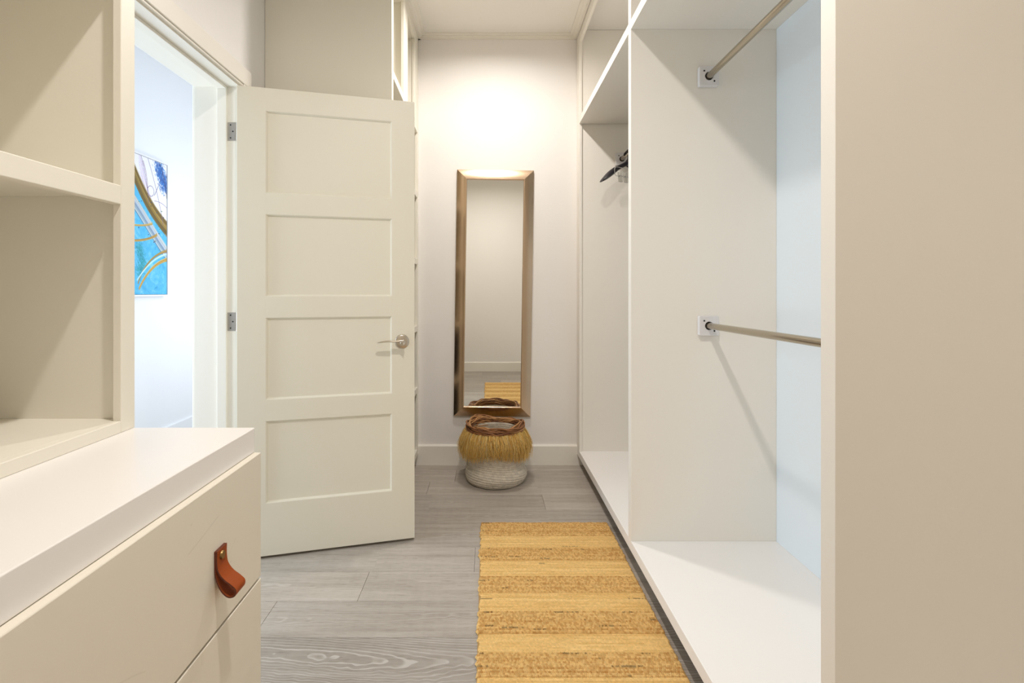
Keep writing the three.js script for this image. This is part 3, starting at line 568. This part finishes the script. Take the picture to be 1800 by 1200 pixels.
// ---------------------------------------------------------------- painting in the hall
{
  const W = 0.9, H = 1.0, t = thing('canvas_painting', 'blue and gold abstract canvas in a thin white frame on the hall wall', 'painting', [HALL + 0.001, 1.626, -(3.67 - W / 2)], Math.PI / 2);
  const c = document.createElement('canvas'), S = 1000; c.width = 900; c.height = S; const g = c.getContext('2d');
  // seen from the closet, the right third of the canvas shows: x 600..900
  g.fillStyle = '#4fb4e0'; g.fillRect(0, 0, 900, S);
  for (let i = 0; i < 900; i++) { const y = rr(380, 1000), k = rnd(); g.fillStyle = k < 0.3 ? `rgba(120,205,240,${rr(0.1, 0.35)})` : k < 0.6 ? `rgba(30,140,190,${rr(0.08, 0.3)})` : k < 0.8 ? `rgba(70,180,225,0.3)` : `rgba(170,225,245,${rr(0.1, 0.3)})`; g.beginPath(); g.ellipse(rr(0, 900), y, rr(6, 40), rr(4, 22), rr(0, 3), 0, 7); g.fill(); }
  const blob = (pts, col, n, w) => { // dry-brush dabs along a path
    for (let i = 0; i < n * 9; i++) { const f = rnd() * (pts.length - 1), a = Math.floor(f), q = f - a, s = (rnd() + rnd() + rnd() - 1.5) * 1.1, u = (rnd() + rnd() + rnd() - 1.5) * 1.1; g.globalAlpha = rr(0.2, 0.7); g.fillStyle = col[Math.floor(rnd() * col.length)]; g.beginPath(); g.ellipse(mix(pts[a][0], pts[a + 1][0], q) + s * w, mix(pts[a][1], pts[a + 1][1], q) + u * w, rr(2, w * 0.3), rr(1, w * 0.12), rr(0.6, 1.4), 0, 7); g.fill(); }
    g.globalAlpha = 1;
  };
  g.fillStyle = '#f1eef6'; g.beginPath(); g.moveTo(560, 0); g.lineTo(900, 0); g.lineTo(900, 560); g.lineTo(700, 330); g.lineTo(560, 200); g.fill(); g.fillRect(0, 0, 560, 180);
  blob([[620, 40], [640, 150], [660, 240]], ['rgba(190,150,190,.35)', 'rgba(240,235,245,.5)', 'rgba(150,120,180,.25)'], 120, 24);
  blob([[800, 20], [850, 110], [880, 190]], ['#2e78c4', '#2355a8', '#4d93d8', '#1d3f8c'], 160, 44);
  blob([[590, 640], [640, 760], [600, 860]], ['rgba(20,140,140,.5)', 'rgba(15,110,120,.5)', 'rgba(40,170,170,.4)'], 120, 40);
  blob([[830, 640], [880, 680]], ['rgba(20,150,160,.4)', 'rgba(30,120,170,.4)'], 50, 40);
  const band = (pts, w, cols) => { for (let k = 0; k < cols.length * 8; k++) { g.globalAlpha = rr(0.35, 0.9); g.strokeStyle = cols[k % cols.length]; g.lineWidth = w * rr(0.08, 0.4); const o = rr(-w * 0.4, w * 0.4); g.beginPath(); g.moveTo(pts[0][0], pts[0][1] + o); g.bezierCurveTo(pts[1][0], pts[1][1] + o, pts[2][0], pts[2][1] + o, pts[3][0], pts[3][1] + o + rr(-6, 6)); g.stroke(); } g.globalAlpha = 1; };
  band([[540, 330], [640, 420], [740, 540], [910, 690]], 95, ['#7f9bab', '#a9bcc6', '#5d7f9c', '#46648c', '#c3ced4', '#8fb0bd', '#b7a98a', '#dfe6ea']);
  band([[600, -20], [625, 90], [650, 190], [720, 300]], 40, ['#cdb6d2', '#e6dcec', '#a58ab5', '#f4f0f7', '#d8c4cf']);
  band([[540, 120], [640, 270], [720, 380], [910, 500]], 105, ['#7d6219', '#94752a', '#6b521a', '#a58a45', '#5f4c1c']);
  band([[540, 510], [640, 505], [700, 490], [740, 470]], 16, ['#b28a3a', '#d2ae62']);
  band([[540, 620], [640, 610], [720, 590], [790, 550]], 18, ['#b28a3a', '#d2ae62', '#94702a']);
  band([[590, 920], [640, 800], [740, 700], [910, 660]], 18, ['#b28a3a', '#8f7038']);
  band([[600, 960], [660, 860], [760, 760], [910, 730]], 24, ['#c79a3e', '#a37a28', '#dcb866']);
  band([[580, 900], [660, 810], [760, 720], [910, 690]], 18, ['rgba(230,245,250,.8)', 'rgba(120,200,235,.8)']);
  g.lineWidth = 4; for (const [x, y, x2, y2, col] of [[620, 0, 700, 330, '#6d5a78'], [690, 0, 860, 470, '#77688a'], [820, 0, 900, 260, '#5a4a3c'], [860, 60, 760, 260, '#4b4a78'], [640, 30, 690, 240, '#8b5f7a'], [900, 330, 760, 300, '#8d7b9c']]) { g.strokeStyle = col; g.beginPath(); g.moveTo(x, y); g.quadraticCurveTo((x + x2) / 2 + 20, (y + y2) / 2 - 20, x2, y2); g.stroke(); }
  g.beginPath(); g.ellipse(722, 235, 34, 38, 0, 0, 7); g.strokeStyle = '#75678a'; g.stroke();
  for (let i = 0; i < 16; i++) { g.fillStyle = ['#1f3f7a', '#2b2f55', '#5b7a3a'][i % 3]; g.beginPath(); g.ellipse(rr(590, 900), rr(300, 620), rr(2, 7), rr(2, 6), 0, 0, 7); g.fill(); }
  const map = new THREE.CanvasTexture(c); map.colorSpace = THREE.SRGBColorSpace; map.anisotropy = 8;
  const face = new THREE.PlaneGeometry(W - 0.028, H - 0.028); face.translate(0, 0, 0.0305);
  const core = new THREE.BoxGeometry(W - 0.03, H - 0.03, 0.028); core.translate(0, 0, 0.016);
  local('stretcher', core, M.hall, t);
  local('canvas_face', face, new THREE.MeshStandardMaterial({ map, roughness: 0.6, bumpMap: leatherGrain, bumpScale: 0.0005 }), t);
  const frm = new THREE.MeshStandardMaterial({ color: new THREE.Color().setRGB(0.86, 0.86, 0.87), roughness: 0.4 });
  for (const s of mitred(W, H, [[0, 0], [0, 0.036], [0.0115, 0.036], [0.0115, 0.0]])) local('frame_side', s, frm, t);
}

// ---------------------------------------------------------------- recessed ceiling lamps over the aisle
const glow = new THREE.MeshStandardMaterial({ color: 0xffffff, roughness: 0.6, emissive: LAMP.color.clone(), emissiveIntensity: 6 });
LAMP.depths.forEach((d, i) => {
  const y = CEILING - 0.001, t = thing('ceiling_lamp', ['round recessed ceiling lamp above the drawer cabinet', 'round recessed ceiling lamp nearest the mirror wall'][i], 'ceiling light', [LAMP.x, y, -d]);
  const ring = new THREE.LatheGeometry([[0.056, 0], [0.056, -0.015], [0.058, -0.019], [0.064, -0.019], [0.068, -0.015], [0.068, 0]].map((p) => new THREE.Vector2(...p)), 48); local('trim_ring', ring, M.plasticWhite, t);
  const lens = new THREE.CylinderGeometry(0.0555, 0.0555, 0.003, 40); lens.translate(0, -0.003, 0); const l = local('lamp_lens', lens, glow, t); l.castShadow = false;
  const s = new THREE.RectAreaLight(LAMP.color, LAMP.nits[i], LAMP.side, LAMP.side);
  s.position.set(LAMP.x, y - 0.006, -d); s.lookAt(LAMP.x, 0, -d); scene.add(s);
});

renderer.render(scene, camera);
